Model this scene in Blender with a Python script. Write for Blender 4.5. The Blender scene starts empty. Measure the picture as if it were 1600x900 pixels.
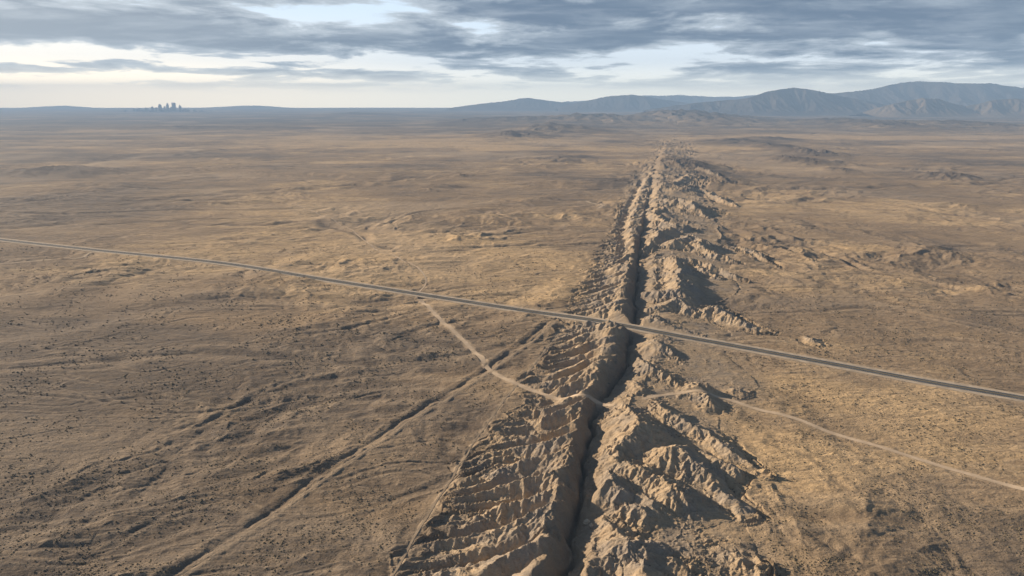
import bpy, math, random, time
import numpy as np
from mathutils import Vector
T0 = time.time()
F = np.float32
sc = bpy.context.scene
R = math.radians

# ------------------------------------------------------------------ camera
HC = 300.0                    # metres above the plain
FPX = 1100.0                  # focal length in pixels of a 1600 px wide frame
PITCH = math.atan(292.0 / FPX)
cam_d = bpy.data.cameras.new('camera'); cam = bpy.data.objects.new('camera', cam_d)
sc.collection.objects.link(cam)
cam.location = (0, 0, HC); cam.rotation_euler = (math.pi/2 - PITCH, 0, 0)
cam_d.sensor_width = 36; cam_d.lens = 36 * FPX / 1600
cam_d.clip_start = 1; cam_d.clip_end = 120000
sc.camera = cam

# ------------------------------------------------------------------ light
SUN_AZ = math.atan2(0.42, -0.90)       # direction towards the sun in the plane
SUN_EL = R(19)
sd = bpy.data.lights.new('sun', 'SUN'); sd.energy = 5.0; sd.angle = R(0.6); sd.color = (1.0, 0.82, 0.62)
sun = bpy.data.objects.new('sun', sd); sc.collection.objects.link(sun)
sdir = Vector((math.cos(SUN_AZ)*math.cos(SUN_EL), math.sin(SUN_AZ)*math.cos(SUN_EL), math.sin(SUN_EL)))
sun.rotation_euler = sdir.to_track_quat('Z', 'Y').to_euler()

sc.view_settings.view_transform = 'Standard'
sc.view_settings.look = 'None'
sc.view_settings.exposure = 0.86
sc.view_settings.gamma = 1.0
sc.view_settings.use_curve_mapping = False

# ------------------------------------------------------------------ node helpers
class NT:
    def __init__(s, tree): s.t = tree; s.n = tree.nodes; s.l = tree.links; s.n.clear()
    def new(s, typ, **kw):
        n = s.n.new(typ)
        for k, v in kw.items(): setattr(n, k, v)
        return n
    def put(s, sock, v):
        if isinstance(v, bpy.types.NodeSocket): s.l.new(v, sock)
        elif v is not None: sock.default_value = v
    def math(s, op, a, b=None, c=None, clamp=False):
        n = s.new('ShaderNodeMath', operation=op, use_clamp=clamp)
        s.put(n.inputs[0], a); s.put(n.inputs[1], b); s.put(n.inputs[2], c)
        return n.outputs[0]
    def mapr(s, v, a, b, c=0.0, d=1.0, smooth=True):
        n = s.new('ShaderNodeMapRange', interpolation_type='SMOOTHSTEP' if smooth else 'LINEAR')
        s.put(n.inputs[0], v)
        for i, x in enumerate((a, b, c, d)): n.inputs[i+1].default_value = x
        return n.outputs[0]
    def mix(s, f, a, b, mode='MIX'):
        n = s.new('ShaderNodeMix', data_type='RGBA', blend_type=mode)
        s.put(n.inputs[0], f)
        for i, v in ((6, a), (7, b)):
            if isinstance(v, tuple): v = (*v[:3], 1)
            s.put(n.inputs[i], v)
        return n.outputs[2]
    def noise(s, vec, scale, detail=4, rough=0.55, dist=0.0, lac=2.0):
        n = s.new('ShaderNodeTexNoise'); s.put(n.inputs['Vector'], vec)
        n.inputs['Scale'].default_value = scale; n.inputs['Detail'].default_value = detail
        n.inputs['Roughness'].default_value = rough; n.inputs['Distortion'].default_value = dist
        n.inputs['Lacunarity'].default_value = lac
        return n.outputs[0]
    def xyz(s, x, y, z):
        n = s.new('ShaderNodeCombineXYZ')
        for i, v in enumerate((x, y, z)): s.put(n.inputs[i], v)
        return n.outputs[0]

# ------------------------------------------------------------------ world
world = bpy.data.worlds.new('World'); sc.world = world; world.use_nodes = True
w = NT(world.node_tree)
sky = w.new('ShaderNodeTexSky', sky_type='NISHITA'); sky.sun_disc = False
sky.sun_elevation = SUN_EL; sky.sun_rotation = math.atan2(sdir.x, sdir.y)
sky.altitude = 500; sky.dust_density = 1.5
tc = w.new('ShaderNodeTexCoord'); sep = w.new('ShaderNodeSeparateXYZ'); w.l.new(tc.outputs['Generated'], sep.inputs[0])
dx, dy, dz = sep.outputs
el = w.math('MAXIMUM', dz, 0.0)
den = w.math('ADD', el, 0.085)
cx = w.math('DIVIDE', dx, den); cy = w.math('DIVIDE', dy, den)
vec = w.xyz(w.math('MULTIPLY', cx, 1.15), cy, 0.0)
cl_a = w.noise(vec, 0.95, 11, 0.60, 0.25)
vec2 = w.xyz(w.math('MULTIPLY_ADD', cx, 0.55, 7.3), w.math('MULTIPLY_ADD', cy, 0.9, 3.1), 2.0)
cl_b = w.noise(vec2, 0.42, 5, 0.5, 0.2)
dens = w.math('MULTIPLY_ADD', cl_b, 0.9, w.math('MULTIPLY_ADD', cl_a, 1.45, -0.30))
# more cloud overhead and to the right, a clear band low on the left
bias = w.math('MULTIPLY_ADD', w.mapr(dz, 0.03, 0.13), 0.10, w.math('MULTIPLY', w.mapr(dx, -0.6, 0.5), 0.10))
dens = w.math('ADD', dens, bias)
# the large cloud masses (+) and the clear gaps (-) of this sky: azimuth and height of each, and their spreads
for px_, py_, sx_, sy_, a_ in ((150, 40, 260, 22, .13), (330, 62, 300, 12, .12), (470, 22, 110, 10, -.10), (620, 30, 190, 18, -.20), (500, 112, 520, 10, .13), (300, 88, 420, 6, -.14),
                               (800, 60, 300, 12, .10), (860, 22, 150, 20, .12), (1050, 40, 160, 12, -.12), (1000, 20, 420, 16, .08), (960, 94, 400, 6, -.10), (1400, 55, 300, 22, .12),
                               (1250, 60, 90, 8, -.08), (1300, 105, 400, 8, .10), (40, 88, 120, 9, -.12)):
    u_ = (px_-800)/FPX; v_ = -(py_-450)/FPX
    d_ = Vector((u_, math.cos(PITCH)+v_*math.sin(PITCH), -math.sin(PITCH)+v_*math.cos(PITCH))); ln_ = d_.length; d_.normalize()
    e1 = w.math('DIVIDE', w.math('SUBTRACT', dx, d_.x), sx_/FPX/ln_); e2 = w.math('DIVIDE', w.math('SUBTRACT', dz, d_.z), sy_/FPX/ln_)
    e_ = w.math('EXPONENT', w.math('MULTIPLY', w.math('ADD', w.math('MULTIPLY', e1, e1), w.math('MULTIPLY', e2, e2)), -1.0))
    dens = w.math('MULTIPLY_ADD', e_, a_, dens)
cover = w.mapr(dens, 0.86, 0.98)
thick = w.math('MULTIPLY', w.mapr(dens, 0.91, 1.16), w.mapr(w.noise(vec2, 2.6, 8, 0.6, 0.3), 0.25, 0.6, 0.55, 1.0))
clear = w.mix(w.mapr(dz, 0.0, 0.12), (0.72, 0.74, 0.73), (0.50, 0.60, 0.70))
clear = w.mix(w.math('MULTIPLY', w.mapr(dx, 0.10, -0.60), w.mapr(dz, 0.13, 0.02)), clear, (1.08, 0.96, 0.79))
cloudc = w.mix(thick, (0.37, 0.41, 0.45), (0.066, 0.100, 0.155))
cloudc = w.mix(w.math('MULTIPLY', w.mapr(dx, 0.0, -0.65), 0.35), cloudc, (0.50, 0.51, 0.51))
col = w.mix(w.math('MULTIPLY', cover, w.mapr(dz, 0.006, 0.045)), clear, cloudc)
bg1 = w.new('ShaderNodeBackground'); w.l.new(sky.outputs[0], bg1.inputs[0]); bg1.inputs[1].default_value = 0.05
bg2 = w.new('ShaderNodeBackground'); w.l.new(col, bg2.inputs[0])
glow = w.mix(w.mapr(dz, 0.055, 0.004), (1, 1, 1), (2.55, 2.25, 1.75))     # the low sky shines through the thickest air
glow = w.mix(w.mapr(dz, 0.14, 0.30), glow, (0.085, 0.10, 0.13))           # unseen sky overhead darkened to cut the fill light
glow = w.mix(w.mapr(dy, 0.2, -0.2), glow, (0.30, 0.34, 0.42))
glow = w.mix(w.mapr(dz, -0.025, -0.06), glow, (0.25, 0.22, 0.20))        # below the edge of the land
col = w.mix(1.0, col, glow, 'MULTIPLY'); w.l.new(col, bg2.inputs[0]); bg2.inputs[1].default_value = 1.0
mx = w.new('ShaderNodeMixShader'); mx.inputs[0].default_value = 0.93
w.l.new(bg1.outputs[0], mx.inputs[1]); w.l.new(bg2.outputs[0], mx.inputs[2])
wo = w.new('ShaderNodeOutputWorld'); w.l.new(mx.outputs[0], wo.inputs[0])

# ------------------------------------------------------------------ generic mesh helpers
def grid_mesh(name, X, Y, Z, mat, attrs=None):
    nr, nc = X.shape
    me = bpy.data.meshes.new(name)
    nv = nr*nc
    co = np.empty((nv, 3), F); co[:, 0] = X.ravel(); co[:, 1] = Y.ravel(); co[:, 2] = Z.ravel()
    me.vertices.add(nv); me.vertices.foreach_set('co', co.ravel())
    idx = np.arange(nv, dtype=np.int32).reshape(nr, nc)
    q = np.stack([idx[:-1, :-1], idx[:-1, 1:], idx[1:, 1:], idx[1:, :-1]], -1).reshape(-1, 4)
    nq = len(q)
    me.loops.add(nq*4); me.loops.foreach_set('vertex_index', q.ravel())
    me.polygons.add(nq)
    me.polygons.foreach_set('loop_start', np.arange(0, nq*4, 4, dtype=np.int32))
    me.polygons.foreach_set('loop_total', np.full(nq, 4, np.int32))
    me.polygons.foreach_set('use_smooth', np.ones(nq, bool))
    me.update(calc_edges=True)
    if attrs is not None:
        a = me.color_attributes.new('cover', 'FLOAT_COLOR', 'POINT')
        c = np.ones((nv, 4), F)
        for i, v in enumerate(attrs): c[:, i] = v.ravel()
        a.data.foreach_set('color', c.ravel())
    me.materials.append(mat)
    o = bpy.data.objects.new(name, me); sc.collection.objects.link(o)
    return o
def poly_mesh(name, verts, faces, mat, parent=None, smooth=False):
    me = bpy.data.meshes.new(name); me.from_pydata(verts, [], faces); me.materials.append(mat)
    if smooth:
        me.polygons.foreach_set('use_smooth', [True]*len(faces))
    me.update()
    o = bpy.data.objects.new(name, me); sc.collection.objects.link(o)
    if parent: o.parent = parent
    return o
def structure(o): o['kind'] = 'structure'; return o
def smooth(x, a, b):
    t = np.clip((x-a)/(b-a), 0, 1); return t*t*(3-2*t)

# ------------------------------------------------------------------ noise
def _h(ix, iy, seed):
    n = (ix.astype(np.uint32)*np.uint32(374761393) + iy.astype(np.uint32)*np.uint32(668265263) + np.uint32((seed*2246822519) & 0xffffffff))
    n = (n ^ (n >> np.uint32(13)))*np.uint32(1274126177)
    n = n ^ (n >> np.uint32(16))
    return n
def hashf(ix, iy, seed): return (_h(ix, iy, seed) & np.uint32(0xffff)).astype(F)/F(65535)
def perlin(x, y, seed=0):
    x = x.astype(F); y = y.astype(F)
    fx = np.floor(x); fy = np.floor(y); ix = fx.astype(np.int32); iy = fy.astype(np.int32)
    u = x-fx; v = y-fy
    def g(i, j):
        a = hashf(ix+i, iy+j, seed)*F(2*math.pi)
        return np.cos(a)*(u-i) + np.sin(a)*(v-j)
    su = u*u*u*(u*(u*6-15)+10); sv = v*v*v*(v*(v*6-15)+10)
    a = g(0, 0); b = g(1, 0); c = g(0, 1); d = g(1, 1)
    r = a + su*(b-a); s_ = c + su*(d-c)
    return (r + sv*(s_-r))*F(1.5)
def fbm(x, y, seed, oct=4, g=0.5):
    r = 0; a = 1.0; f = 1.0
    for k in range(oct):
        r = r + F(a)*perlin(x*F(f), y*F(f), seed+k*17); a *= g; f *= 2.03
    return r
def stripes(X, Y, cx, cy, lam, seed):
    """sum of gabor-like kernels whose crests run straight downslope; (cx,cy) is the contour direction"""
    x = (X/F(lam)).astype(F); y = (Y/F(lam)).astype(F)
    fx = np.floor(x); fy = np.floor(y); ix = fx.astype(np.int32); iy = fy.astype(np.int32)
    u = x-fx; v = y-fy
    va = np.zeros_like(u); vs = np.zeros_like(u); wt = np.zeros_like(u)+F(1e-4)
    for i in (-1, 0, 1):
        for j in (-1, 0, 1):
            hh = _h(ix+i, iy+j, seed)
            jx = (hh & np.uint32(0xff)).astype(F)/F(255); jy = ((hh >> np.uint32(8)) & np.uint32(0xff)).astype(F)/F(255)
            ph = ((hh >> np.uint32(16)) & np.uint32(0xff)).astype(F)/F(255)*F(2.2)
            px = u-i-jx; py = v-j-jy
            ww = np.exp(-(px*px+py*py)*F(2.6))
            m = (px*cx+py*cy)*F(2*math.pi*0.9)+ph
            va += ww*np.cos(m); vs += ww*np.sin(m); wt += ww
    return va/wt, -vs/wt*F(2*math.pi*0.9/lam)
def erode(X, Y, gx, gy, octs, ampf, cell, seed, smin=0.0, smax=0.25, branch=1.0):
    """gullies: each octave follows the slope left by those before it. returns height change."""
    h = np.zeros_like(X)
    for k, (lam, a) in enumerate(octs):
        wgt = ampf*smooth(F(lam)/cell, 1.6, 3.5)
        sel = wgt > 0.01
        if not sel.any(): continue
        x = X[sel]; y = Y[sel]; ax = gx[sel]; ay = gy[sel]
        m = np.sqrt(ax*ax+ay*ay)+F(1e-5)
        cx = -ay/m; cy = ax/m
        va, dv = stripes(x, y, cx, cy, lam, seed+k*31)
        sh = 1-F(1.35)*np.sqrt((1-va)*F(.5)+F(.012))
        A = F(a)*wgt[sel]*smooth(m, smin, smax)
        h[sel] += A*(F(.55)*va+F(.6)*sh)
        gx[sel] += branch*A*dv*cx; gy[sel] += branch*A*dv*cy
    return h

def unproj(px, py, z=0.0):
    a = PITCH + math.atan((py-450)/FPX)
    # ray in world: right=(1,0,0) fwd=(0,cos,-sin) up=(0,sin,cos)
    u = (px-800)/FPX; v = -(py-450)/FPX
    d = (u, math.cos(PITCH)+v*math.sin(PITCH), -math.sin(PITCH)+v*math.cos(PITCH))
    k = (z-HC)/d[2]
    return d[0]*k, d[1]*k

# ------------------------------------------------------------------ fault frame
ES = (0.9735, -0.2285); ET = (0.2285, 0.9735)
def st(X, Y): return (X+55)*ES[0]+Y*ES[1], (X+55)*ET[0]+Y*ET[1]
def px_st(lst, z=0.0):
    out = []
    for p in lst:
        x, y = unproj(p[0], p[1], p[2] if len(p) > 2 else z); s, t = st(x, y); out.append((t, s))
    return np.array(out)
TR = px_st([(868,930),(880,900),(896,830),(905,785),(913,730),(924,670),(932,640),(940,622),(958,605),(975,575),(986,540),(990,505),(993,470),
            (997,400),(1005,350),(1015,290),(1022,258),(1030,235),(1045,205),(1062,183)])
TR2 = px_st([(984,430),(977,400),(970,365),(985,320),(1002,285),(1001,270)])
HILLS = [  # px, py of the foot, height, half width m across, half length m along view
 (1068,262,34,125,300),(1110,285,18,120,120),(1050,300,14,70,120),(1085,330,12,90,110),
 (1078,190,105,620,1900),(1120,186,75,900,1700),(1020,186,55,500,1300),
 (870,204,62,430,900),(930,190,95,700,1300),(800,213,35,300,500),(790,190,60,900,1200),
 (850,312,9,45,60),(822,314,7,40,50),(880,250,12,110,180),(905,246,14,70,150),
 (1240,252,30,130,210),(1305,266,16,60,100),(1265,240,26,120,260),(1210,230,24,140,300),
 (1468,277,26,85,120),(1150,222,30,300,300),(1200,218,28,260,300),(1380,200,55,500,900),(1300,194,60,700,900),(1500,198,60,600,900),
 (80,270,26,190,170),(170,268,16,110,120),(40,345,8,60,60),
 (690,292,11,75,22),(720,276,10,70,30),(672,297,9,40,25),
 (700,372,5,70,50),(1500,320,9,90,50),(1420,330,5,120,60),
 (560,180,55,900,1800),(300,200,18,900,500),
]
HILLS = [(a, b, h*(.7 if b > 215 and not 1000 < a < 1130 else 1), c, d) for a, b, h, c, d in HILLS]
HW = [unproj(h[0], h[1]) for h in HILLS]
# crest lines on the right-hand block: (px,py,height) lists
SPINES = [
 [(1023,527,20),(1036,535,18),(1055,552,11),(1072,569,3)],
 [(1000,556,14),(1012,566,17),(1040,580,13),(1060,597,7),(1075,612,1)],
 [(990,592,12),(1003,600,13),(1022,614,6)],
 [(1092,594,14),(1097,606,11),(1110,622,9),(1122,632,2)],
 [(1080,604,10),(1062,612,7),(1040,620,3)],
 [(1150,603,7),(1158,607,5)],
 [(976,626,17),(984,632,20),(1001,650,25),(1013,663,20),(1026,680,14),(1042,697,6)],
 [(1000,650,25),(985,672,20),(966,690,17),(962,712,17),(980,726,16)],
 [(1018,622,8),(1042,634,15),(1069,651,13),(1107,670,11),(1141,697,9),(1165,715,5),(1200,738,1)],
 [(1036,704,16),(1048,692,20),(1060,690,19),(1078,707,17),(1098,722,14),(1118,746,9),(1138,770,2)],
 [(1098,702,9),(1120,712,10),(1142,722,8),(1152,755,1)],
 [(1123,758,3),(1135,768,8),(1160,785,7),(1182,803,2)],
 [(951,726,14),(953,739,21),(966,756,17),(980,775,8)],
 [(980,715,18),(1000,722,20),(1020,735,17),(1046,752,14),(1060,772,8)],
 [(1010,730,16),(1050,750,19),(1060,774,13),(1086,778,10),(1120,790,5)],
 [(1000,766,14),(1018,776,15),(1045,796,9),(1066,806,5),(1078,826,1)],
 [(945,808,11),(962,820,16),(985,836,20),(1000,838,19),(1008,855,14),(1022,880,9),(1035,905,3)],
 [(985,783,14),(1000,786,15),(1022,818,7),(1030,834,2)],
 [(918,818,4),(924,840,8),(930,862,13),(958,864,14),(992,856,10)],
 [(924,862,13),(905,890,15),(890,925,19),(880,960,20)],
 [(1030,850,10),(1052,870,12),(1075,892,9),(1100,930,5)],
 [(1000,870,16),(1020,900,20),(1050,940,16)],
 [(1110,850,3),(1155,866,8),(1172,885,5),(1200,930,1)],
 # beyond the highway
 [(1012,497,14),(1022,490,18),(1036,500,14),(1052,520,3)],
 [(1048,505,6),(1046,512,9),(1070,515,7),(1090,524,2)],
 [(1045,472,16),(1062,462,19),(1077,478,15),(1095,492,7),(1112,503,2)],
 [(1008,480,13),(1040,472,17),(1062,462,19)],
 [(1084,478,9),(1098,483,13),(1117,475,17),(1137,488,14),(1160,500,10),(1182,510,6),(1210,520,1)],
 [(1008,455,14),(1040,452,20),(1062,450,23),(1061,418,24),(1058,402,24)],
 [(1020,408,12),(1040,402,19),(1058,400,24),(1090,406,19),(1122,420,12),(1150,432,6),(1172,440,1)],
 [(1058,400,20),(1082,414,14),(1110,428,8)],
 [(1003,388,14),(1018,376,19),(1030,362,26),(1046,356,28)],
 [(1040,382,18),(1062,373,25),(1078,366,22),(1092,372,25),(1107,390,15),(1130,402,8),(1160,412,2)],
 [(1012,330,16),(1025,332,20),(1040,345,24),(1055,348,24),(1085,358,8)],
 [(1017,327,15),(1045,315,24),(1062,312,28),(1078,322,20),(1110,340,7)],
 [(1012,306,14),(1030,312,18),(1060,312,25)],
 [(1036,296,12),(1056,284,20),(1075,273,23),(1090,277,14)],
 [(1070,298,14),(1100,295,16),(1125,308,12),(1150,322,3)],
 [(1140,386,5),(1175,388,9),(1195,400,5),(1215,414,1)],
 [(1090,265,14),(1110,268,15),(1130,278,4)],
 [(1258,525,3),(1270,526,7),(1282,538,2)],
]
SPW = []
for sp in SPINES:
    SPW.append([(*unproj(p[0], p[1], p[2]), p[2]) for p in sp])

def seg_dist(X, Y, a, b):
    ax, ay = a[0], a[1]; vx, vy = b[0]-ax, b[1]-ay; L = vx*vx+vy*vy+1e-9
    k = np.clip(((X-ax)*vx+(Y-ay)*vy)/L, 0, 1).astype(F)
    return np.hypot(X-(ax+k*vx), Y-(ay+k*vy)).astype(F), k

def macro(X, Y):
    """large gentle relief of the plain"""
    return (F(3.2)*perlin(X/900, Y/900, 5) + F(7)*perlin(X/2600, Y/2600, 9)*smooth(Y, 1500, 5000)).astype(F)

# ------------------------------------------------------------------ terrain grid
def row_Y():
    ys = list(np.arange(168.3, 230, 0.28)) + list(np.arange(230, 500, 0.62)) + list(np.arange(500, 905, 0.72))
    Yf = [unproj(800, y)[1] for y in ys]
    near = list(np.linspace(Yf[-1], 60, 120)[1:])
    return np.array(sorted(near+Yf), F)
ROWY = row_Y()
NL, NR_ = 1000, 760
K = 1.9
ul = np.linspace(0, 1, NL+1)[1:][::-1]; ur = np.linspace(0, 1, NR_+1)
WCOL = np.concatenate([-1.42*np.sinh(K*ul)/math.sinh(K), 0.98*np.sinh(K*ur)/math.sinh(K)]).astype(F)
Yg, Wg = np.meshgrid(ROWY, WCOL, indexing='ij')
Xg = (-55+0.2347*Yg + Wg*(Yg+250)).astype(F)
nr, nc = Xg.shape
print('grid', nr, nc)
def grads(Z):
    """world-space gradient of Z on the structured grid (rows have constant Y)"""
    dZc = np.gradient(Z, axis=1); dXc = np.gradient(Xg, axis=1)
    zx = dZc/dXc
    dZr = np.gradient(Z, axis=0); dXr = np.gradient(Xg, axis=0); dYr = np.gradient(Yg, axis=0)
    zy = (dZr - zx*dXr)/dYr
    return zx.astype(F), zy.astype(F)
S, Tt = st(Xg, Yg); S = S.astype(F); Tt = Tt.astype(F)
CELL = np.maximum(np.gradient(ROWY)[:, None]*F(0.8), np.gradient(Xg, axis=1)).astype(F)

def sample(Z, x, y):
    """bilinear height at world points"""
    x = np.asarray(x, float); y = np.asarray(y, float)
    r = np.clip(np.interp(y, ROWY, np.arange(nr)), 0, nr-1.001)
    wv = (x+55-0.2347*y)/(y+250)
    c = np.clip(np.interp(wv, WCOL, np.arange(nc)), 0, nc-1.001)
    r0 = r.astype(int); c0 = c.astype(int); fr = r-r0; fc = c-c0
    return (Z[r0, c0]*(1-fr)*(1-fc)+Z[r0+1, c0]*fr*(1-fc)+Z[r0, c0+1]*(1-fr)*fc+Z[r0+1, c0+1]*fr*fc)

base = macro(Xg, Yg)
plain = base.copy()
# --- hills
hillmask = np.zeros_like(base)
for (hx, hy), (px, py, h, rx, ry) in zip(HW, HILLS):
    e = ((Xg-hx)/rx)**2 + ((Yg-hy)/ry)**2
    g = np.exp(-e*F(0.9)).astype(F)
    base += F(h)*g; hillmask = np.maximum(hillmask, g*min(1, h/12))
wob = 1+F(0.35)*perlin(Xg/160, Yg/220, 71)
base = plain + (base-plain)*wob
# --- fault block
zone = (np.abs(S) < 420) & (Yg < 9500) & (Tt > 50)
zx_, zy_, zs, zt = Xg[zone], Yg[zone], S[zone], Tt[zone]
sc_ = np.interp(zt, TR[:, 0], TR[:, 1]).astype(F)
sc_ += perlin(zt/75, zt*0, 2)*F(5.0)+perlin(zt/26, zt*0, 3)*F(3.2) + perlin(zt/9, zt*0, 4)*F(0.7)
sc_ += smooth(zt, 1500, 2600)*(F(14)*perlin(zt/85, zt*0, 6)+F(6)*perlin(zt/30, zt*0, 7))
sp = zs-sc_                                   # distance across from trench line
farf = smooth(zt, 1500, 2600)                 # 0 near, 1 far
fade = 1-smooth(zt, 3600, 6400)
# left block: rises towards the rim, cut by oblique spurs
qn = (-0.28*zx_+0.96*zy_)                     # coordinate across the spurs
qn = qn + F(12)*perlin(zx_/65, zy_/58, 21) + F(3.2)*perlin(zx_/26, zy_/26, 22)
lam_s = 29.0
ph = qn/lam_s
ip = np.floor(ph); fp = ph-ip
jit = (hashf(ip.astype(np.int32), ip.astype(np.int32)*0, 8))*0.5-0.25
jit += (F(.12)*perlin(zx_/40, zy_/40, 23))
jit = np.clip(jit, -.32, .32)
crest = 0.5+jit
tri = np.where(fp < crest, fp/crest, (1-fp)/(1-crest)).astype(F)       # 0 in gully, 1 on crest
ph2 = qn/lam_s*2+F(.5)*perlin(zx_/30, zy_/30, 25); fp2 = ph2-np.floor(ph2); tri2 = (1-np.abs(2*fp2-1)).astype(F)
hamp = (0.65+0.75*hashf(ip.astype(np.int32), ip.astype(np.int32)*0, 9)).astype(F)*(1+F(.45)*perlin(zx_/32, zy_/32, 24))
lw = (97+17*smooth(zt, 660, 560)+F(9)*perlin(zt/70, zt*0, 31)+F(12)*(tri-0.5))*(1+0.3*farf)
xl = np.clip((zs+lw)/(lw-22), 0, 1)
rise = (0.20*xl+0.80*xl**1.5)
Hl = (18.0+F(3.5)*perlin(zt/90, zt*0, 33)) * (1-0.45*farf*(0.5-perlin(zt/200, zt*0, 35)))
depth = (11.0*np.clip(xl*2.2, 0, 1)**0.9)*(0.5+0.5*smooth(xl, 1.0, 0.8)) * (1-0.4*farf)
mixb = smooth(xl+F(.25)*perlin(zx_/35, zy_/35, 26), 0.25, 0.7)
left = rise*Hl - depth*hamp*((1-tri**0.9)*(0.35+0.65*mixb) + 0.42*(1-tri2)*(1-0.75*mixb))
# right block: crest lines plus a low swelling base
rw = 125+F(30)*perlin(zt/140, zt*0, 41)+55*smooth(zt, 1000, 1400)
xr = np.clip(1-(sp-18)/(rw-18), 0, 1)
rbase = (9.0+F(3.5)*perlin(zx_/60, zy_/60, 43))*xr**1.1*smooth(sp, 2, 34)
rbase = np.where(zt > 1350, rbase*(1+0.6*smooth(zt, 1350, 1900)*(0.9+perlin(zx_/110, zy_/150, 44)*1.6)), rbase)
right = rbase.astype(F)
kk = F(1.6)
fz = smooth(zt, 900, 1500)
wx = zx_+F(2.5)*perlin(zx_/18, zy_/18, 51)+F(2)*perlin(zx_/7, zy_/7, 52)+fz*F(14)*perlin(zx_/55, zy_/55, 54); wy = zy_+F(2.5)*perlin(zx_/18+40, zy_/18, 53)+fz*F(20)*perlin(zx_/60+9, zy_/60, 55)
for spn in SPW:
    xs = [p[0] for p in spn]; ys = [p[1] for p in spn]
    m = (wx > min(xs)-75) & (wx < max(xs)+75) & (wy > min(ys)-75) & (wy < max(ys)+75)
    if not m.any(): continue
    best = np.full(m.sum(), -50, F)
    for a, b in zip(spn[:-1], spn[1:]):
        d, k = seg_dist(wx[m], wy[m], a, b)
        hh = a[2]+(b[2]-a[2])*k
        hh = hh*F(.88)
        v = hh - F(0.50)*np.sqrt(d*d+2.0)
        best = np.maximum(best, v)
    r = right[m]
    right[m] = np.maximum(r, best) + kk*np.exp(-np.abs(r-best)/kk)*0.35*(best > -3)
right = right*(1-farf*0.15)
blk = np.where(sp < 0, left, right)
# the trench itself
wl_ = 15.0+F(6)*perlin(zt/38, zt*0, 61)+F(5)*perlin(zt/12, zt*0, 62)+F(1.5)*perlin(zt/5, sp/9, 63)
bd = smooth(zt, 640, 700)*(1-smooth(zt, 900, 960))
tl = 0.0 + 17.5*np.clip((-sp-1.5)/(wl_), 0, 3)**0.85
tr_ = 0.0 + 0.42*np.clip(sp-1.5, 0, 14)**1.05 + 0.95*np.clip(sp-9-F(6)*perlin(zt/24, zt*0, 64)-F(3)*perlin(zt/9, zt*0, 67), 0, 60)
gap = smooth(zt, 1250, 1700)*smooth(perlin(zt/130, zt*0, 68)+0.5*perlin(zt/60, zt*0, 69), -0.25, 0.25)*14      # far trench is broken and partly filled
gap = gap+smooth(zt, 2000, 3000)*15*np.clip(.7+perlin(zt/200, zt*0, 76), 0, 1.5)
tl = tl+gap; tr_ = tr_+gap
tw = np.where(sp < 0, tl, tr_)+F(2.6)*perlin(zx_/14, zy_/14, 74)+F(.9)*perlin(zx_/5, zy_/5, 75)
bl = blk+0
trn = 0.5*(bl+tw) - 0.5*np.sqrt((bl-tw)**2+1.2)
inside = (np.abs(sp) < 60) & (fade > 0)
zf = np.where(inside, trn, bl)
crk = sp+F(4.5)*perlin(zt/34, zt*0, 79)+F(1.8)*perlin(zt/11, zt*0, 80)
zf = zf - 8.5*np.exp(-(np.abs(crk)/1.9)**3)*np.clip(0.95+1.1*perlin(zt/30, zt*0, 78), .25, 1.3)*(1-.6*smooth(zt, 2000, 3000))
# second strand of the fault further out
s2 = np.interp(zt, TR2[:, 0], TR2[:, 1]).astype(F); in2 = smooth(zt, TR2[0, 0], TR2[0, 0]+60)*(1-smooth(zt, TR2[-1, 0]-400, TR2[-1, 0]))
d2 = zs-s2+F(9)*perlin(zt/60, zt*0, 66)+F(4)*perlin(zt/22, zt*0, 70)
dd2 = 0.35+1.2*np.clip(perlin(zt/110, zt*0, 72)+.3, 0, 1)
zf = zf - in2*9*dd2*np.exp(-(d2/11)**2) + in2*4*np.exp(-((d2-20)/11)**2)
zf = zf + farf*np.clip(fbm(zx_/70, zy_/110, 73, 3)+.1, 0, 2)*9*smooth(np.abs(zs-20), 150, 60)
edge = smooth(np.abs(zs), 420, 330)
zf = zf*fade*edge
base[zone] += zf
badl = np.zeros_like(base)
bm = np.where(sp < 0, smooth(zs+lw, -14, 45), smooth(rw+25-sp, -15, 60)*0.75)
spm = smooth(right-rbase, 0.3, 3)
bm = np.maximum(bm, np.where(sp > 0, spm, 0))*fade*edge
badl[zone] = bm
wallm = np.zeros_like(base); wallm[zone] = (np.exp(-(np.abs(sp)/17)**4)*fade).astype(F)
print('base', time.time()-T0)

# --- gullies
gx, gy = grads(base)
# plain gets a guiding slope of its own, fanning away from the fault
guide = perlin(Xg/700, Yg/700, 81)*F(0.9)
ga = np.where(S < 0, -2.85, -0.9)+guide
gpx = (np.cos(ga)*F(0.06)).astype(F); gpy = (np.sin(ga)*F(0.06)).astype(F)
patch = smooth(fbm(Xg/420, Yg/520, 91, 3), -0.35, 0.55)
G1x = gx*1.0+gpx*(1-badl); G1y = gy*1.0+gpy*(1-badl)
rough = np.zeros_like(base)
for px_, py_, rx_, ry_, a_ in ((1400,400,260,110,1.6),(1230,385,150,90,1.5),(1520,450,150,60,1.2),(700,370,200,260,.4),(1300,300,300,200,.8),(690,280,260,260,.6),(860,250,300,400,1.2),(1180,240,500,500,1.2)):
    cx_, cy_ = unproj(px_, py_); rough = np.maximum(rough, a_*np.exp(-((Xg-cx_)/rx_)**2-((Yg-cy_)/ry_)**2))
prox = np.exp(-(np.maximum(np.abs(S)-110, 0)/120)**2)
ampp = (1-badl)*(0.55+1.35*patch+0.8*prox+1.5*rough)*(1-.5*smooth(Tt, 620, 720)*smooth(Tt, 1000, 930)*smooth(S, -240, -200)*smooth(S, 0, -90))*(1+1.0*hillmask)
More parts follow.
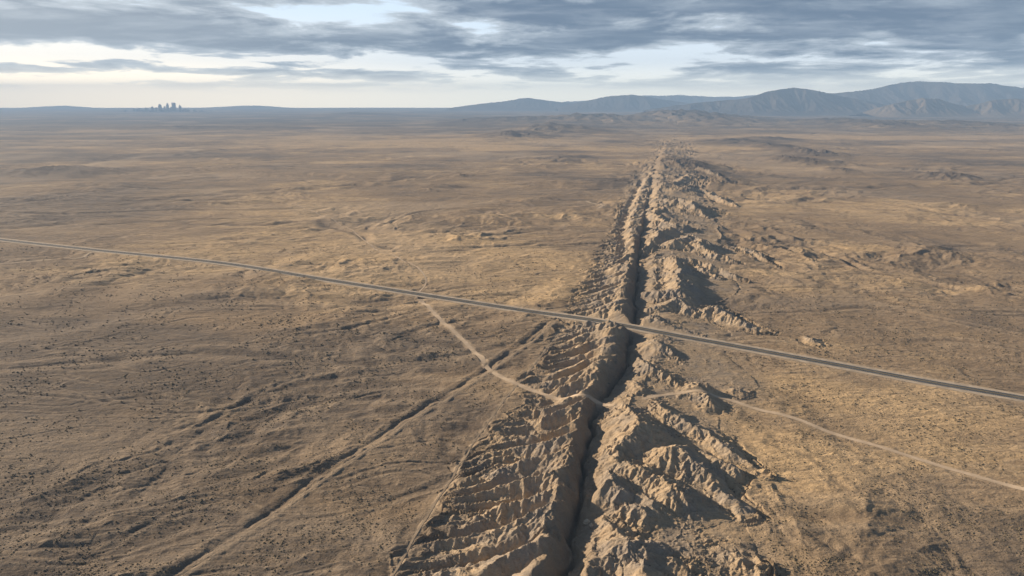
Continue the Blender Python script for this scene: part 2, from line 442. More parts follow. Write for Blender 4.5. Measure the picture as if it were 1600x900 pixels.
dh = erode(Xg, Yg, G1x, G1y, [(340, 3.6), (150, 2.1), (64, 1.15), (28, .55), (12, .22)], ampp.astype(F), CELL, 200, 0.0, 0.09, 1.2)
base += dh
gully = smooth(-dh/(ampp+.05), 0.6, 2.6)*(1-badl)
# bigger gullies on hills
hm = hillmask*(1-badl)
G3x, G3y = grads(base)
base += erode(Xg, Yg, G3x, G3y, [(160, 5), (80, 2.8), (38, 1.4), (17, .7)], (hm*(1-.72*smooth(Yg, 3500, 8000))*smooth(np.hypot(gx, gy), .015, .12)).astype(F), CELL, 300, 0.0, 0.1, 1.0)
# badlands
G2x, G2y = grads(base)
relh = smooth(base-plain, -0.5, 7.0)
am = badl*(1-0.30*wallm)*(0.15+0.85*np.where(S > 0, relh, 1))
farb = am*smooth(Tt, 950, 1300)
base += erode(Xg, Yg, G2x, G2y, [(60, 4.0), (34, 2.6)], farb.astype(F), CELL, 390, 0.0, 0.25, 1.0)
Lft = smooth(S, 15, -15)*(1-smooth(Tt, 1500, 2000))
base += erode(Xg, Yg, G2x, G2y, [(20, 1.2)], (am*(1-Lft)).astype(F), CELL, 395, 0.0, 0.32, 1.0)
base += erode(Xg, Yg, G2x, G2y, [(17, .8), (9.5, 1.35), (5.6, 1.0), (2.8, .50)], (am*np.clip(.95+F(.9)*perlin(Xg/38, Yg/38, 410), .3, 1.6)).astype(F), CELL, 400, 0.0, 0.32, 1.0)
print('eroded', time.time()-T0)
# fine roughness
fw = smooth(8/CELL, 1.2, 3)
base += fw*F(0.30)*perlin(Xg/8, Yg/6, 95) + smooth(3.2/CELL, 1.5, 3)*F(0.16)*perlin(Xg/3.1, Yg/2.4, 96)
# linear streak ridges crossing the plain (wind and wash lines)
rid = 1-np.abs(perlin((Xg*0.97-Yg*0.25)/190, (Xg*0.25+Yg*0.97)/46, 97)); rid = rid**6
base += F(0.9)*(rid-0.2)*(1-badl)*(1-smooth(Yg, 2500, 5000))

# --- man-made lines
def spline(pts, n=24):
    P = np.array(pts, float); P = np.vstack([2*P[0]-P[1], P, 2*P[-1]-P[-2]])
    out = []
    for i in range(1, len(P)-2):
        for k in range(n):
            t = k/n; a, b, c, d = P[i-1:i+3]
            out.append(0.5*((2*b)+(-a+c)*t+(2*a-5*b+4*c-d)*t*t+(-a+3*b-3*c+d)*t**3))
    out.append(P[-2]); return np.array(out)
def resample(P, step):
    d = np.r_[0, np.cumsum(np.hypot(*np.diff(P, axis=0).T))]
    n = max(2, int(d[-1]/step)); q = np.linspace(0, d[-1], n)
    return np.c_[np.interp(q, d, P[:, 0]), np.interp(q, d, P[:, 1])], q
def world_line(px, zguess=0.0):
    out = []
    for p in px:
        z = zguess
        for _ in range(4):
            x, y = unproj(p[0], p[1], z)
            z = float(macro(np.array([x], F), np.array([y], F))[0]) + (p[2] if len(p) > 2 else 0)
        out.append((x, y))
    return out
def tangent(P):
    t = np.gradient(P, axis=0); return t/np.hypot(t[:, 0], t[:, 1])[:, None]
def box_smooth(v, n):
    if n < 2: return v
    k = np.hanning(n+2)[1:-1]; k /= k.sum(); m = len(k)//2
    return np.convolve(np.pad(v, (m, len(k)-1-m), 'edge'), k, 'valid')
def nearest(P, Z, reach):
    """distance of grid points to a polyline, and its height there (only within reach)"""
    D = np.full(base.shape, 1e9, F); ZZ = np.zeros_like(base)
    step = max(1, len(P)//400)
    idx = list(range(0, len(P)-1, step))+[len(P)-1]
    for a, b in zip(idx[:-1], idx[1:]):
        x0, x1 = sorted((P[a, 0], P[b, 0])); y0, y1 = sorted((P[a, 1], P[b, 1]))
        r0 = np.searchsorted(ROWY, y0-reach); r1 = np.searchsorted(ROWY, y1+reach)
        if r1 <= r0: continue
        yl, yh = ROWY[max(r0-1, 0)], ROWY[min(r1, nr-1)]
        ws = [(x+55-0.2347*y)/(y+250) for x in (x0-reach, x1+reach) for y in (yl, yh)]
        c0 = np.searchsorted(WCOL, min(ws)); c1 = np.searchsorted(WCOL, max(ws))
        if c1 <= c0: continue
        sl = (slice(r0, r1), slice(c0, c1))
        d, k = seg_dist(Xg[sl], Yg[sl], P[a], P[b])
        z = Z[a]+(Z[b]-Z[a])*k
        m = d < D[sl]
        D[sl] = np.where(m, d, D[sl]); ZZ[sl] = np.where(m, z, ZZ[sl])
    return D, ZZ
def ribbon(name, P, Z, half, mat, lift, off=0.0, parent=None, var=0.0, seed=0, cross=4, crown=0.0):
    t = tangent(P); nrm = np.c_[-t[:, 1], t[:, 0]]
    n = len(P); qs = np.arange(n)
    wv = half*(1+var*perlin(np.array(qs/7.0, F), np.zeros(n, F), 500+seed)) if var else np.full(n, half)
    us = np.linspace(-1, 1, cross+1)
    X = P[:, 0][:, None]+nrm[:, 0][:, None]*(off+wv[:, None]*us); Y = P[:, 1][:, None]+nrm[:, 1][:, None]*(off+wv[:, None]*us)
    ZZ = Z[:, None]+lift + crown*(1-us**2)[None, :]+0*X
    o = grid_mesh(name, X.astype(F), Y.astype(F), ZZ.astype(F), mat)
    me = o.data
    if me.polygons[0].normal.z < 0: me.flip_normals()
    if parent: o.parent = parent
    return o

paleness = np.zeros_like(base)
LINES = {}
def lay(key, px, w, bench_up=0.7, bench_dn=0.6, extra=None, step=6.0, smooth_m=60, zfun=None, pale_w=0, pale=0.0):
    global base, paleness
    P, q = resample(spline(world_line(px)), step)
    Z = sample(base, P[:, 0], P[:, 1]) if zfun is None else zfun(P)
    Z = box_smooth(Z, int(smooth_m/step))
    LINES[key] = (P, Z)
    D, ZZ = nearest(P, Z, w+60)
    m = D < w+55
    e = np.maximum(D-w, 0)
    nb = np.minimum(np.maximum(base, ZZ-bench_dn*e-0.12), ZZ+bench_up*e-0.12)
    base = np.where(m, nb, base)
    if pale_w: paleness = np.maximum(paleness, pale*smooth(D, pale_w+w, w*0.6))
    return P, Z
WASHES = [
 ([(-30,272),(100,262),(180,247),(300,238),(400,234),(520,236)], 5, 45),
 ([(-30,316),(150,308),(230,312),(330,303),(400,300),(520,293),(600,283),(655,276)], 4, 30),
 ([(150,351),(230,347),(280,345),(300,349),(400,352),(500,347),(530,353)], 2.6, 14),
 ([(530,355),(572,370),(580,384),(640,390),(700,392),(760,388),(860,376)], 2.6, 10),
 ([(690,300),(720,303),(770,308),(830,322)], 2.0, 6),
 ([(600,352),(640,336),(700,326),(760,330),(800,345)], 2.5, 7),
 ([(1215,372),(1240,378),(1290,392),(1340,415),(1400,430),(1470,445),(1530,455),(1620,470)], 3.5, 8),
 ([(1190,392),(1260,378),(1320,388),(1380,398),(1450,400)], 3.0, 6),
 ([(1100,308),(1250,313),(1300,309),(1380,318),(1450,331),(1620,352)], 3, 18),
 ([(1150,290),(1300,296),(1420,290),(1620,286)], 4, 25),
 ([(-20,562),(70,545),(160,528),(230,507),(270,486),(330,470)], 1.6, 3.5),
 ([(-20,645),(180,622),(270,612),(310,597),(370,570),(430,560),(520,548)], 1.8, 3.5),
 ([(520,578),(420,605),(330,655),(250,690),(180,728),(130,760),(40,790)], 1.6, 3),
 ([(60,930),(110,890),(180,850),(240,815),(300,790),(430,765)], 1.5, 2.5),
 ([(733,531),(770,528),(792,520),(830,513),(866,509)], 1.6, 2.5),
 ([(600,684),(560,690),(500,712),(430,762)], 1.3, 2.5),
 ([(1200,690),(1240,700),(1290,730),(1330,765)], 1.5, 3),
 ([(1180,800),(1230,820),(1290,850),(1350,880),(1400,910)], 1.5, 3),
]
washd = np.zeros_like(base)
# a fine net of dry rills that drain away from the fault
ax_ = np.where(S < 0, R(8), R(-14)).astype(F)
dirx, diry = np.cos(ax_), np.sin(ax_)
lw1 = (Xg*dirx+Yg*diry); lw2 = (-Xg*diry+Yg*dirx)
rill = np.zeros_like(base); rbank = np.zeros_like(base)
for L_, A_, sd_ in ((420, 2.6, 701), (190, 1.5, 702), (85, .8, 703), (40, .42, 704)):
    wgt_ = smooth(F(L_*.22)/CELL, 1.0, 3.0)*(1-badl)
    q1 = lw1/(L_*2.6)+F(.5)*perlin(Xg/L_/1.5, Yg/L_/1.5, sd_+10); q2 = lw2/L_*2.0+F(.55)*perlin(Xg/L_*.9, Yg/L_*.9, sd_+20)
    nz = np.abs(perlin(q1, q2, sd_))
    v_ = np.exp(-(nz/.055)**2)*smooth(fbm(Xg/L_/2.2, Yg/L_/2.2, sd_+30, 2), -.35, .25)
    A_ = A_*(1-.45*smooth(Yg, 1100, 600)); bk_ = np.exp(-((nz-.13)/.06)**2)*smooth(v_*0+fbm(Xg/L_/2.2, Yg/L_/2.2, sd_+30, 2), -.35, .25)
    base -= wgt_*A_*(v_-.45*bk_); rill = np.maximum(rill, wgt_*v_); rbank = np.maximum(rbank, wgt_*bk_)
nzw = F(1)+F(.5)*perlin(Xg/40, Yg/60, 611)
for wi, (pxs, dp_, ww_) in enumerate(WASHES):
    Pw, _ = resample(spline(world_line(pxs), 12), max(6, ww_*2))
    Pw = Pw+np.c_[perlin((Pw[:, 0]/90).astype(F), (Pw[:, 1]/90).astype(F), 620+wi), perlin((Pw[:, 0]/90).astype(F), (Pw[:, 1]/90).astype(F), 660+wi)]*ww_*2.2
    Dw, _ = nearest(Pw, np.zeros(len(Pw)), ww_*6)
    g_ = np.exp(-(Dw/(ww_*nzw))**2)
    keep = np.ones_like(base)
    near_s = 0.32 if dp_ < 2 else 1.0
    lvl = near_s*dp_*np.clip(0.75+F(.9)*perlin(Xg/75, Yg/75, 690+wi), 0.1, 1.6)
    base = base-lvl*g_+lvl*0.5*np.exp(-((Dw-ww_*2.1)/(ww_*.9))**2)
    washd = np.maximum(washd, g_*(0.45 if dp_ < 2 else 1.0)*np.clip(lvl/dp_/near_s, 0, 1))
HWY_PX = [(-140,358),(0,375),(150,391.5),(340,411),(500,436.5),(650,460),(800,483.5),(900,499),(985,512.5,3),(1050,524,3),(1150,543),(1300,570),(1450,598),(1600,624),(1760,654)]
def hz_(P):
    s, t = st(P[:, 0], P[:, 1])
    return macro(P[:, 0].astype(F), P[:, 1].astype(F)) + 1.0 + 4.5*np.exp(-((s-10)/75)**2)
lay('hwy', HWY_PX, 13.5, 0.9, 0.95, zfun=hz_, step=8, smooth_m=200, pale_w=7, pale=0.8)
lay('t1', [(657,466),(672,484),(690,503),(715,525),(737,545),(752,560),(766,577),(800,597),(850,617),(890,624,3),(925,626,4),(960,629,8)], 3.6, pale_w=4, pale=0.7, step=3, smooth_m=40)
lay('t2', [(1005,622,8),(1035,618,5),(1062,613,6),(1085,610,8),(1105,614,6),(1140,626),(1180,638),(1240,653),(1290,671),(1360,692),(1430,714),(1515,740),(1600,765),(1720,800)], 3.2, pale_w=3, pale=0.6, step=3, smooth_m=30)
lay('t3', [(654,455),(663,444),(665,434),(652,420),(630,408),(612,398),(590,392),(566,372),(548,358),(520,345),(490,331),(455,318)], 2.6, pale_w=1, pale=0.2, step=8, smooth_m=40)
lay('t4', [(150,393),(138,396),(128,401),(100,404),(40,410),(-60,420)], 3.0, step=10, smooth_m=60, pale_w=4, pale=.5)
lay('t5', [(935,327),(942,322),(930,318),(915,314)], 4.0, step=8, smooth_m=60, pale_w=8, pale=.8)
lay('t6', [(868,507),(850,520),(800,556),(766,580),(722,610),(676,638),(640,661),(603,684),(560,714),(520,738),(480,768),(430,806),(395,830),(340,866),(285,902),(250,930)], 2.2, step=3, smooth_m=30, pale_w=4, pale=.4)
lay('t7', [(600,925),(625,885),(652,835),(680,785),(715,730),(745,682),(778,640),(815,594),(850,550),(880,512)], 1.2, step=3, smooth_m=20, pale_w=3, pale=.5)
# drainage ditch beside the straight track
P6, Z6 = LINES['t6']
t6 = tangent(P6); P6d = P6+np.c_[-t6[:, 1], t6[:, 0]]*np.sign(-t6[:, 1]+1e-6)[:, None]*0
nrm6 = np.c_[t6[:, 1], -t6[:, 0]]; nrm6 *= np.where(nrm6[:, :1] > 0, -1, 1)
D6, _ = nearest(P6+nrm6*8.5, Z6, 30)
along = np.exp(-(D6/2.7)**2)
base -= along*1.3*np.clip(.9+perlin(Xg/45, Yg/45, 77), .3, 1.5); base += 0.6*np.exp(-((D6-8.5)/3)**2)
wash = smooth(fbm(Xg/900, Yg/900, 131, 4), 0.25, 0.6)*(1-badl)
print('lines', time.time()-T0)

# ------------------------------------------------------------------ materials
def soil_material(name, far=False):
    m = bpy.data.materials.new(name); m.use_nodes = True; n = NT(m.node_tree)
    g = n.new('ShaderNodeNewGeometry'); pos = g.outputs['Position']
    at = n.new('ShaderNodeVertexColor'); at.layer_name = 'cover'
    sp = n.new('ShaderNodeSeparateColor'); n.l.new(at.outputs[0], sp.inputs[0])
    bare, pale, dark = sp.outputs; tone = at.outputs[1]
    mp = n.new('ShaderNodeMapping'); n.l.new(pos, mp.inputs[0]); mp.inputs['Scale'].default_value = (0.38, 1.0, 1.0); mp.inputs['Rotation'].default_value = (0, 0, R(-14))
    st_ = mp.outputs[0]
    big = n.noise(pos, 0.0011, 5, 0.6, 0.6)
    mid = n.noise(st_, 0.012, 6, 0.62, 0.4)
    sml = n.noise(st_, 0.16, 6, 0.7)
    tiny = n.noise(pos, 0.9, 4, 0.7)
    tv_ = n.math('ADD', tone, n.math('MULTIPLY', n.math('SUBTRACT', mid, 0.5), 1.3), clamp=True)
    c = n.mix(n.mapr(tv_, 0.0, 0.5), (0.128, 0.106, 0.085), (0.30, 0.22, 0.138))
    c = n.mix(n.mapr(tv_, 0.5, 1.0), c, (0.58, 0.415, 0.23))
    c = n.mix(n.math('MULTIPLY', n.mapr(sml, .35, .65), 0.45), c, n.mix(big, (0.22, 0.16, 0.10), (0.36, 0.25, 0.15)))
    # low brush in drifts
    br = n.math('MULTIPLY', n.mapr(sml, 0.50, 0.62), n.mapr(n.math('ADD', n.math('MULTIPLY', big, 0.5), n.math('MULTIPLY', mid, 0.5)), 0.40, 0.60, 0.25, 0.9))
    c = n.mix(n.math('MULTIPLY', br, 0.42), c, (0.105, 0.088, 0.058))
    # grass bunches
    vo = n.new('ShaderNodeTexVoronoi'); n.l.new(pos, vo.inputs['Vector']); vo.inputs['Scale'].default_value = 0.28
    sh = n.math('MULTIPLY', n.mapr(vo.outputs['Distance'], 0.34, 0.16), n.mapr(n.noise(pos, 0.05, 3, .6), 0.42, 0.6))
    c = n.mix(n.math('MULTIPLY', sh, 0.38), c, (0.075, 0.068, 0.045))
    # bare badland clay
    clay = n.mix(n.mapr(sml, 0.35, 0.7), (0.40, 0.295, 0.185), (0.50, 0.39, 0.26))
    clay = n.mix(n.mapr(n.noise(pos, 0.03, 4, .6), .4, .65), clay, (0.33, 0.275, 0.215))
    c = n.mix(n.math('MULTIPLY', bare, n.mapr(tiny, 0.3, 0.55, 0.72, 1.0)), c, clay)
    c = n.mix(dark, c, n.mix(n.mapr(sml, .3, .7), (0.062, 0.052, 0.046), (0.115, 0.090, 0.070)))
    c = n.mix(pale, c, (0.50, 0.39, 0.27))
    c = n.mix(0.22, c, n.mix(n.mapr(tiny, 0.3, 0.7), (0.35, 0.35, 0.35), (0.65, 0.65, 0.65)), 'OVERLAY')
    b = n.new('ShaderNodeBsdfPrincipled'); n.l.new(c, b.inputs['Base Color']); b.inputs['Roughness'].default_value = 0.95
    b.inputs['Specular IOR Level'].default_value = 0.15
    h1 = n.math('MULTIPLY', n.noise(st_, 0.10, 7, 0.68, 0.3), 5.5)
    h2 = n.math('MULTIPLY', n.noise(pos, 0.55, 4, 0.7), 1.0)
    hh = n.math('ADD', h1, n.math('ADD', h2, n.math('MULTIPLY', sh, 0.5)))
    bu = n.new('ShaderNodeBump'); bu.inputs['Strength'].default_value = 0.75; bu.inputs['Distance'].default_value = 1.0
    n.l.new(hh, bu.inputs['Height']); n.l.new(bu.outputs[0], b.inputs['Normal'])
    o = n.new('ShaderNodeOutputMaterial'); n.l.new(b.outputs[0], o.inputs[0])
    return m
def simple_mat(name, c1, c2, scale, rough=0.9, bump=0.0, stretch=None):
    m = bpy.data.materials.new(name); m.use_nodes = True; n = NT(m.node_tree)
    g = n.new('ShaderNodeNewGeometry')
    f = n.noise(g.outputs['Position'], scale, 5, 0.65)
    c = n.mix(n.mapr(f, 0.3, 0.7), c1, c2)
    b = n.new('ShaderNodeBsdfPrincipled'); n.l.new(c, b.inputs['Base Color']); b.inputs['Roughness'].default_value = rough
    b.inputs['Specular IOR Level'].default_value = 0.2
    if bump:
        bu = n.new('ShaderNodeBump'); bu.inputs['Strength'].default_value = bump; bu.inputs['Distance'].default_value = 0.3
        n.l.new(f, bu.inputs['Height']); n.l.new(bu.outputs[0], b.inputs['Normal'])
    o = n.new('ShaderNodeOutputMaterial'); n.l.new(b.outputs[0], o.inputs[0])
    return m
soil = soil_material('desert_soil')
M_asph = simple_mat('asphalt', (0.060, 0.062, 0.066), (0.105, 0.103, 0.10), 0.05)
M_shld = simple_mat('gravel_shoulder', (0.36, 0.29, 0.21), (0.52, 0.43, 0.32), 0.12, bump=.4)
M_dirt = simple_mat('packed_dirt', (0.44, 0.34, 0.235), (0.60, 0.47, 0.33), 0.10, bump=.3)
M_rut = simple_mat('rutted_dirt', (0.26, 0.20, 0.14), (0.40, 0.31, 0.21), 0.10, bump=.3)
M_white = simple_mat('white_paint', (0.55, 0.54, 0.50), (0.75, 0.74, 0.70), 0.5)
M_yel = simple_mat('yellow_paint', (0.50, 0.36, 0.08), (0.62, 0.46, 0.12), 0.5)
M_rock = simple_mat('rock', (0.36, 0.29, 0.2), (0.55, 0.45, 0.33), 0.8, bump=.6)

# ------------------------------------------------------------------ ground
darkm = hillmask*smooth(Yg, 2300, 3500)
cloud_shade = (0.55+0.45*smooth(fbm(Xg/1500, Yg/1500, 141, 4), -0.1, 0.4))*smooth(Yg, 4500, 11000)*0.85  # cloud shadows painted into the colour of the far plain
corner_shade = 0.12*smooth(Xg+0.55*Yg+60*perlin(Xg/160, Yg/160, 151), 170, -220)*(1-smooth(Yg, 1100, 2200))  # vignette of the near left corner painted as darker ground
darkm = np.maximum(np.maximum(darkm, cloud_shade), corner_shade)
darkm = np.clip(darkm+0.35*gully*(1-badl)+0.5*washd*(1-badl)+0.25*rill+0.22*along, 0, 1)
# soil and grass tone of the plain: straw-gold and grey-brown brush fields, plus painted edge and corner shade
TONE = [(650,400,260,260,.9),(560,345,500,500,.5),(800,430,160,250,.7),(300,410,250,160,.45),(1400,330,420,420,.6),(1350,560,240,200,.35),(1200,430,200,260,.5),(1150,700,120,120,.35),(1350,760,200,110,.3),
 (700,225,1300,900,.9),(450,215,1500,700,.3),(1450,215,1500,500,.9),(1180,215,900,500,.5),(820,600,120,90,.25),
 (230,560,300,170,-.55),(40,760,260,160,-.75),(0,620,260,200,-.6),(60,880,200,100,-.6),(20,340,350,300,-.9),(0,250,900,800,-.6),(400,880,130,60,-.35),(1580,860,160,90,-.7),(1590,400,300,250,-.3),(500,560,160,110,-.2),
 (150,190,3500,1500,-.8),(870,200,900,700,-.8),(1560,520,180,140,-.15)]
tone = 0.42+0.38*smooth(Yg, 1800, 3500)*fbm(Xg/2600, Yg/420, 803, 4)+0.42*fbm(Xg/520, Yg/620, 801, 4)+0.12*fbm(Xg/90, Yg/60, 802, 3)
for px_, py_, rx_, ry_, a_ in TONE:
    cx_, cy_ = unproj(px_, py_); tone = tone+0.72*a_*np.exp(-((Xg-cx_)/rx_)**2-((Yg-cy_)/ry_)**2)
tone = np.clip(tone*(1-.45*wallm*(1-smooth(Yg, 1300, 2000))), 0, 1)  # tone lowered on the trench walls to paint in their shade
wash = wash*(1-hillmask)
grow = structure(grid_mesh('ground', Xg, Yg, base, soil, [np.clip(badl, 0, 1)*(1-.85*smooth(Yg, 2200, 4400))*(1-.7*wallm*(1-smooth(Yg, 1200, 2000))), np.clip(np.maximum(np.maximum(paleness, wash*0.35), rbank*.28), 0, 1), darkm, tone]))  # pale clay held back on trench walls, deepening their painted shade
print('ground', time.time()-T0)

# ------------------------------------------------------------------ highway
P, Z = LINES['hwy']
sh = structure(ribbon('road_shoulder', P, Z, 13.0, M_shld, 0.16, var=0.12, seed=1, cross=6))
rd = structure(ribbon('highway', P, Z, 6.6, M_asph, 0.30, cross=6, crown=0.12))
for off in (-5.9, 5.9): ribbon('edge_line', P, Z, 0.16, M_white, 0.37, off, parent=rd, cross=1)
ribbon('centre_line', P, Z, 0.22, M_yel, 0.46, 0, parent=rd, cross=1)
for key, half, mat, nm, var in (('t1', 3.1, M_dirt, 'dirt_track', .35), ('t2', 2.8, M_dirt, 'dirt_track', .25), ('t3', 1.3, M_dirt, 'dirt_track', .4),
                           ('t4', 2.4, M_dirt, 'dirt_track', .3), ('t5', 3.5, M_dirt, 'dirt_track', .3), ('t6', 1.5, M_dirt, 'dirt_track', .4), ('t7', 0.8, M_rut, 'dirt_track', .5)):
    P, Z = LINES[key]
    structure(ribbon(nm, P, sample(base, P[:, 0], P[:, 1])*0+Z, half, mat, 0.12, var=var, seed=hash(len(P)) % 50, cross=4))

# ------------------------------------------------------------------ mountains
def mountain(D, sil, depth, seed, amp=1.0, cols=520, rows=150, dark=0.55, lean=0.0):
    """range whose skyline passes through the measured points; real depth, eroded flanks"""
    pts = []
    for px, py in sil:
        u = (px-800)/FPX; v = -(py-450)/FPX
        d = (u, math.cos(PITCH)+v*math.sin(PITCH), -math.sin(PITCH)+v*math.cos(PITCH)); k = D/d[1]
        pts.append((d[0]*k, HC+d[2]*k))
    pts = np.array(pts)
    xs = np.linspace(pts[0, 0], pts[-1, 0], cols); ys = np.linspace(D-depth, D+depth, rows)
    X, Y = np.meshgrid(xs, ys); X = X.astype(F); Y = Y.astype(F)
    hr = np.interp(xs, pts[:, 0], pts[:, 1])[None, :].astype(F)
    yr = D+F(depth*.16)*perlin(X/(depth*.8), X*0, seed)
    prof = np.clip(1-np.abs(Y-yr)/(depth*(0.92+0*X)), 0, 1)
    hh = hr*(0.32*prof+0.68*prof**1.8)
    gyy, gxx = np.gradient(hh, ys, xs)
    cell = np.full_like(X, max(xs[1]-xs[0], ys[1]-ys[0])*0.8)
    amp *= 0.62
    o_ = [(depth*.55, 90), (depth*.28, 48), (depth*.14, 24), (depth*.07, 10), (depth*.036, 4)]
    mod = (smooth(hh, 2, 150)*(0.35+0.65*smooth(np.abs(Y-yr)/depth, 0.0, 0.12))).astype(F)
    e = erode(X, Y, gxx.astype(F), gyy.astype(F), [(l, a*amp) for l, a in o_], mod, cell, seed, 0.0, 0.05, 1.1)
    Zm = hh+e+perlin(X/250, Y/250, seed+5)*8*amp-6
    Zm = np.where(prof <= 0.01, -14, Zm)
    zz = np.zeros_like(X)
    dk = np.clip(dark+0.6+0.25*perlin(X/700, Y/900, seed+9), 0, 1)
    return structure(grid_mesh('mountain', X, Y, Zm.astype(F), soil, [zz+.1, zz, dk]))
mountain(29500, [(850,168),(872,160),(895,158),(925,157),(950,158.5),(985,152),(1010,149),(1040,149.5),(1075,148.5),(1110,151),(1150,151),(1190,148),(1230,149),(1300,160),(1340,168)], 1900, 11, 1.2, cols=700, dark=.5)
mountain(24500, [(700,169),(735,164),(760,161),(790,158),(812,154),(826,152.5),(845,155.5),(880,159.5),(915,163),(950,169)], 1300, 22, .5, dark=.5)
mountain(22500, [(870,169),(900,160.5),(930,154),(955,149.5),(985,147.5),(1005,149.5),(1035,155),(1070,160),(1110,167)], 1400, 33, .6, dark=.5)
mountain(19500, [(1210,168),(1290,146),(1330,143),(1365,139),(1390,133),(1415,129),(1440,126.5),(1470,127.5),(1500,130),(1535,130.5),(1570,134),(1600,136.5),(1650,135),(1740,142),(1900,160)], 2400, 44, 1.2, cols=700, rows=190, dark=.55)
mountain(16800, [(1010,172),(1060,164),(1100,159),(1150,155),(1175,150),(1200,143),(1225,138.5),(1243,136),(1262,139),(1285,143),(1310,149),(1350,157),(1390,164),(1440,172)], 1500, 55, .9, cols=600, rows=180, dark=.5)
mountain(14500, [(1350,176),(1385,164),(1410,158),(1440,153),(1465,154),(1490,161),(1510,166),(1535,160),(1560,155),(1590,154),(1630,156),(1700,166),(1780,176)], 900, 66, .7, cols=500, dark=.15)
mountain(31500, [(30,168.5),(62,166.6),(85,165.2),(105,165),(125,166.4),(150,168.5)], 1100, 77, .3, cols=160, rows=60, dark=.2)
mountain(31500, [(310,168.5),(345,166.6),(375,165),(400,164.6),(425,166),(460,168.5)], 1100, 88, .3, cols=160, rows=60, dark=.2)
print('mountains', time.time()-T0)

# ------------------------------------------------------------------ city skyline
def facade_mat(name, wall, glass):
    m = bpy.data.materials.new(name); m.use_nodes = True; n = NT(m.node_tree)
    tcn = n.new('ShaderNodeTexCoord'); sx = n.new('ShaderNodeSeparateXYZ'); n.l.new(tcn.outputs['Object'], sx.inputs[0])
    def band(v, per, duty):
        f = n.math('FRACT', n.math('DIVIDE', v, per)); return n.math('LESS_THAN', f, duty)
    mm = n.math('MULTIPLY', band(sx.outputs[2], 4.0, 0.6), band(n.math('ADD', sx.outputs[0], sx.outputs[1]), 3.2, 0.75))
    c = n.mix(mm, wall, glass)
    b = n.new('ShaderNodeBsdfPrincipled'); n.l.new(c, b.inputs['Base Color'])
    n.l.new(n.math('MULTIPLY_ADD', mm, -0.55, 0.8), b.inputs['Roughness'])
    o = n.new('ShaderNodeOutputMaterial'); n.l.new(b.outputs[0], o.inputs[0]); return m
F_dark = facade_mat('dark_glass_facade', (0.14, 0.14, 0.15), (0.05, 0.06, 0.08))
F_grey = facade_mat('concrete_facade', (0.30, 0.29, 0.27), (0.06, 0.07, 0.09))
F_tan = facade_mat('tan_facade', (0.36, 0.31, 0.25), (0.07, 0.08, 0.09))
M_roof = simple_mat('flat_roof', (0.20, 0.20, 0.20), (0.3, 0.29, 0.28), 0.05)
def cuboid(x0, x1, y0, y1, z0, z1, c=0.0):
    """closed block with chamfered vertical edges"""
    if c:
        ring = [(x0+c, y0), (x1-c, y0), (x1, y0+c), (x1, y1-c), (x1-c, y1), (x0+c, y1), (x0, y1-c), (x0, y0+c)]
    else: ring = [(x0, y0), (x1, y0), (x1, y1), (x0, y1)]
    n = len(ring)
    v = [(x, y, z0) for x, y in ring]+[(x, y, z1) for x, y in ring]
    f = [tuple(range(n))[::-1], tuple(range(n, 2*n))]+[(i, (i+1) % n, (i+1) % n+n, i+n) for i in range(n)]
    return v, f
def join(parts):
    V, Fc = [], []
    for v, f in parts:
        k = len(V); V += v; Fc += [tuple(i+k for i in q) for q in f]
    return V, Fc
def empty(name, loc, label, cat, group=None):
    o = bpy.data.objects.new(name, None); sc.collection.objects.link(o); o.location = loc
    o['label'] = label; o['category'] = cat
    if group: o['group'] = group
    return o
CD = 22000.0
def city_xy(px, dist):
    u = (px-800)/FPX; k = dist/math.cos(PITCH)  # near the horizon the ray is almost level
    d = (u, math.cos(PITCH)+(292/FPX)*math.sin(PITCH)); k = dist/d[1]; return d[0]*k, dist
def top_z(py, dist): return HC+(158-py)*dist/(FPX*math.cos(PITCH)**1)*0.965
TOWERS = [  # px, top py, width px, style, material, label
 (270.6, 160.0, 5.0, 'slab', F_dark, 'tallest and widest dark slab tower in the far skyline'),
 (260.8, 161.0, 3.2, 'crown', F_grey, 'tower with a stepped crown just left of the tallest tower'),
 (248.8, 162.2, 4.4, 'step', F_grey, 'stepped grey tower, third tallest, left of the crowned tower'),
 (280.2, 163.6, 2.8, 'crown', F_dark, 'lone dark tower standing right of the tallest tower'),
 (236.6, 165.6, 3.0, 'slab', F_dark, 'dark block tower left of the stepped grey tower'),
 (256.0, 165.4, 2.6, 'slab', F_tan, 'short tan tower between the stepped and the crowned tower'),
 (265.8, 166.2, 2.4, 'step', F_grey, 'small grey tower squeezed between the two highest towers'),
 (242.6, 167.0, 2.6, 'slab', F_tan, 'low tan tower just left of the stepped grey tower'),
 (226.8, 167.2, 3.4, 'slab', F_grey, 'broad low grey tower left of the dark block tower'),
 (215.6, 167.4, 2.6, 'crown', F_dark, 'small dark tower with a rooftop mast near the left end of the skyline'),
 (208.2, 168.7, 2.8, 'slab', F_tan, 'lowest tan tower at the left end of the far skyline'),
 (288.5, 168.0, 2.4, 'step', F_tan, 'low tan stepped tower at the right end of the far skyline'),
]
rng = random.Random(5)
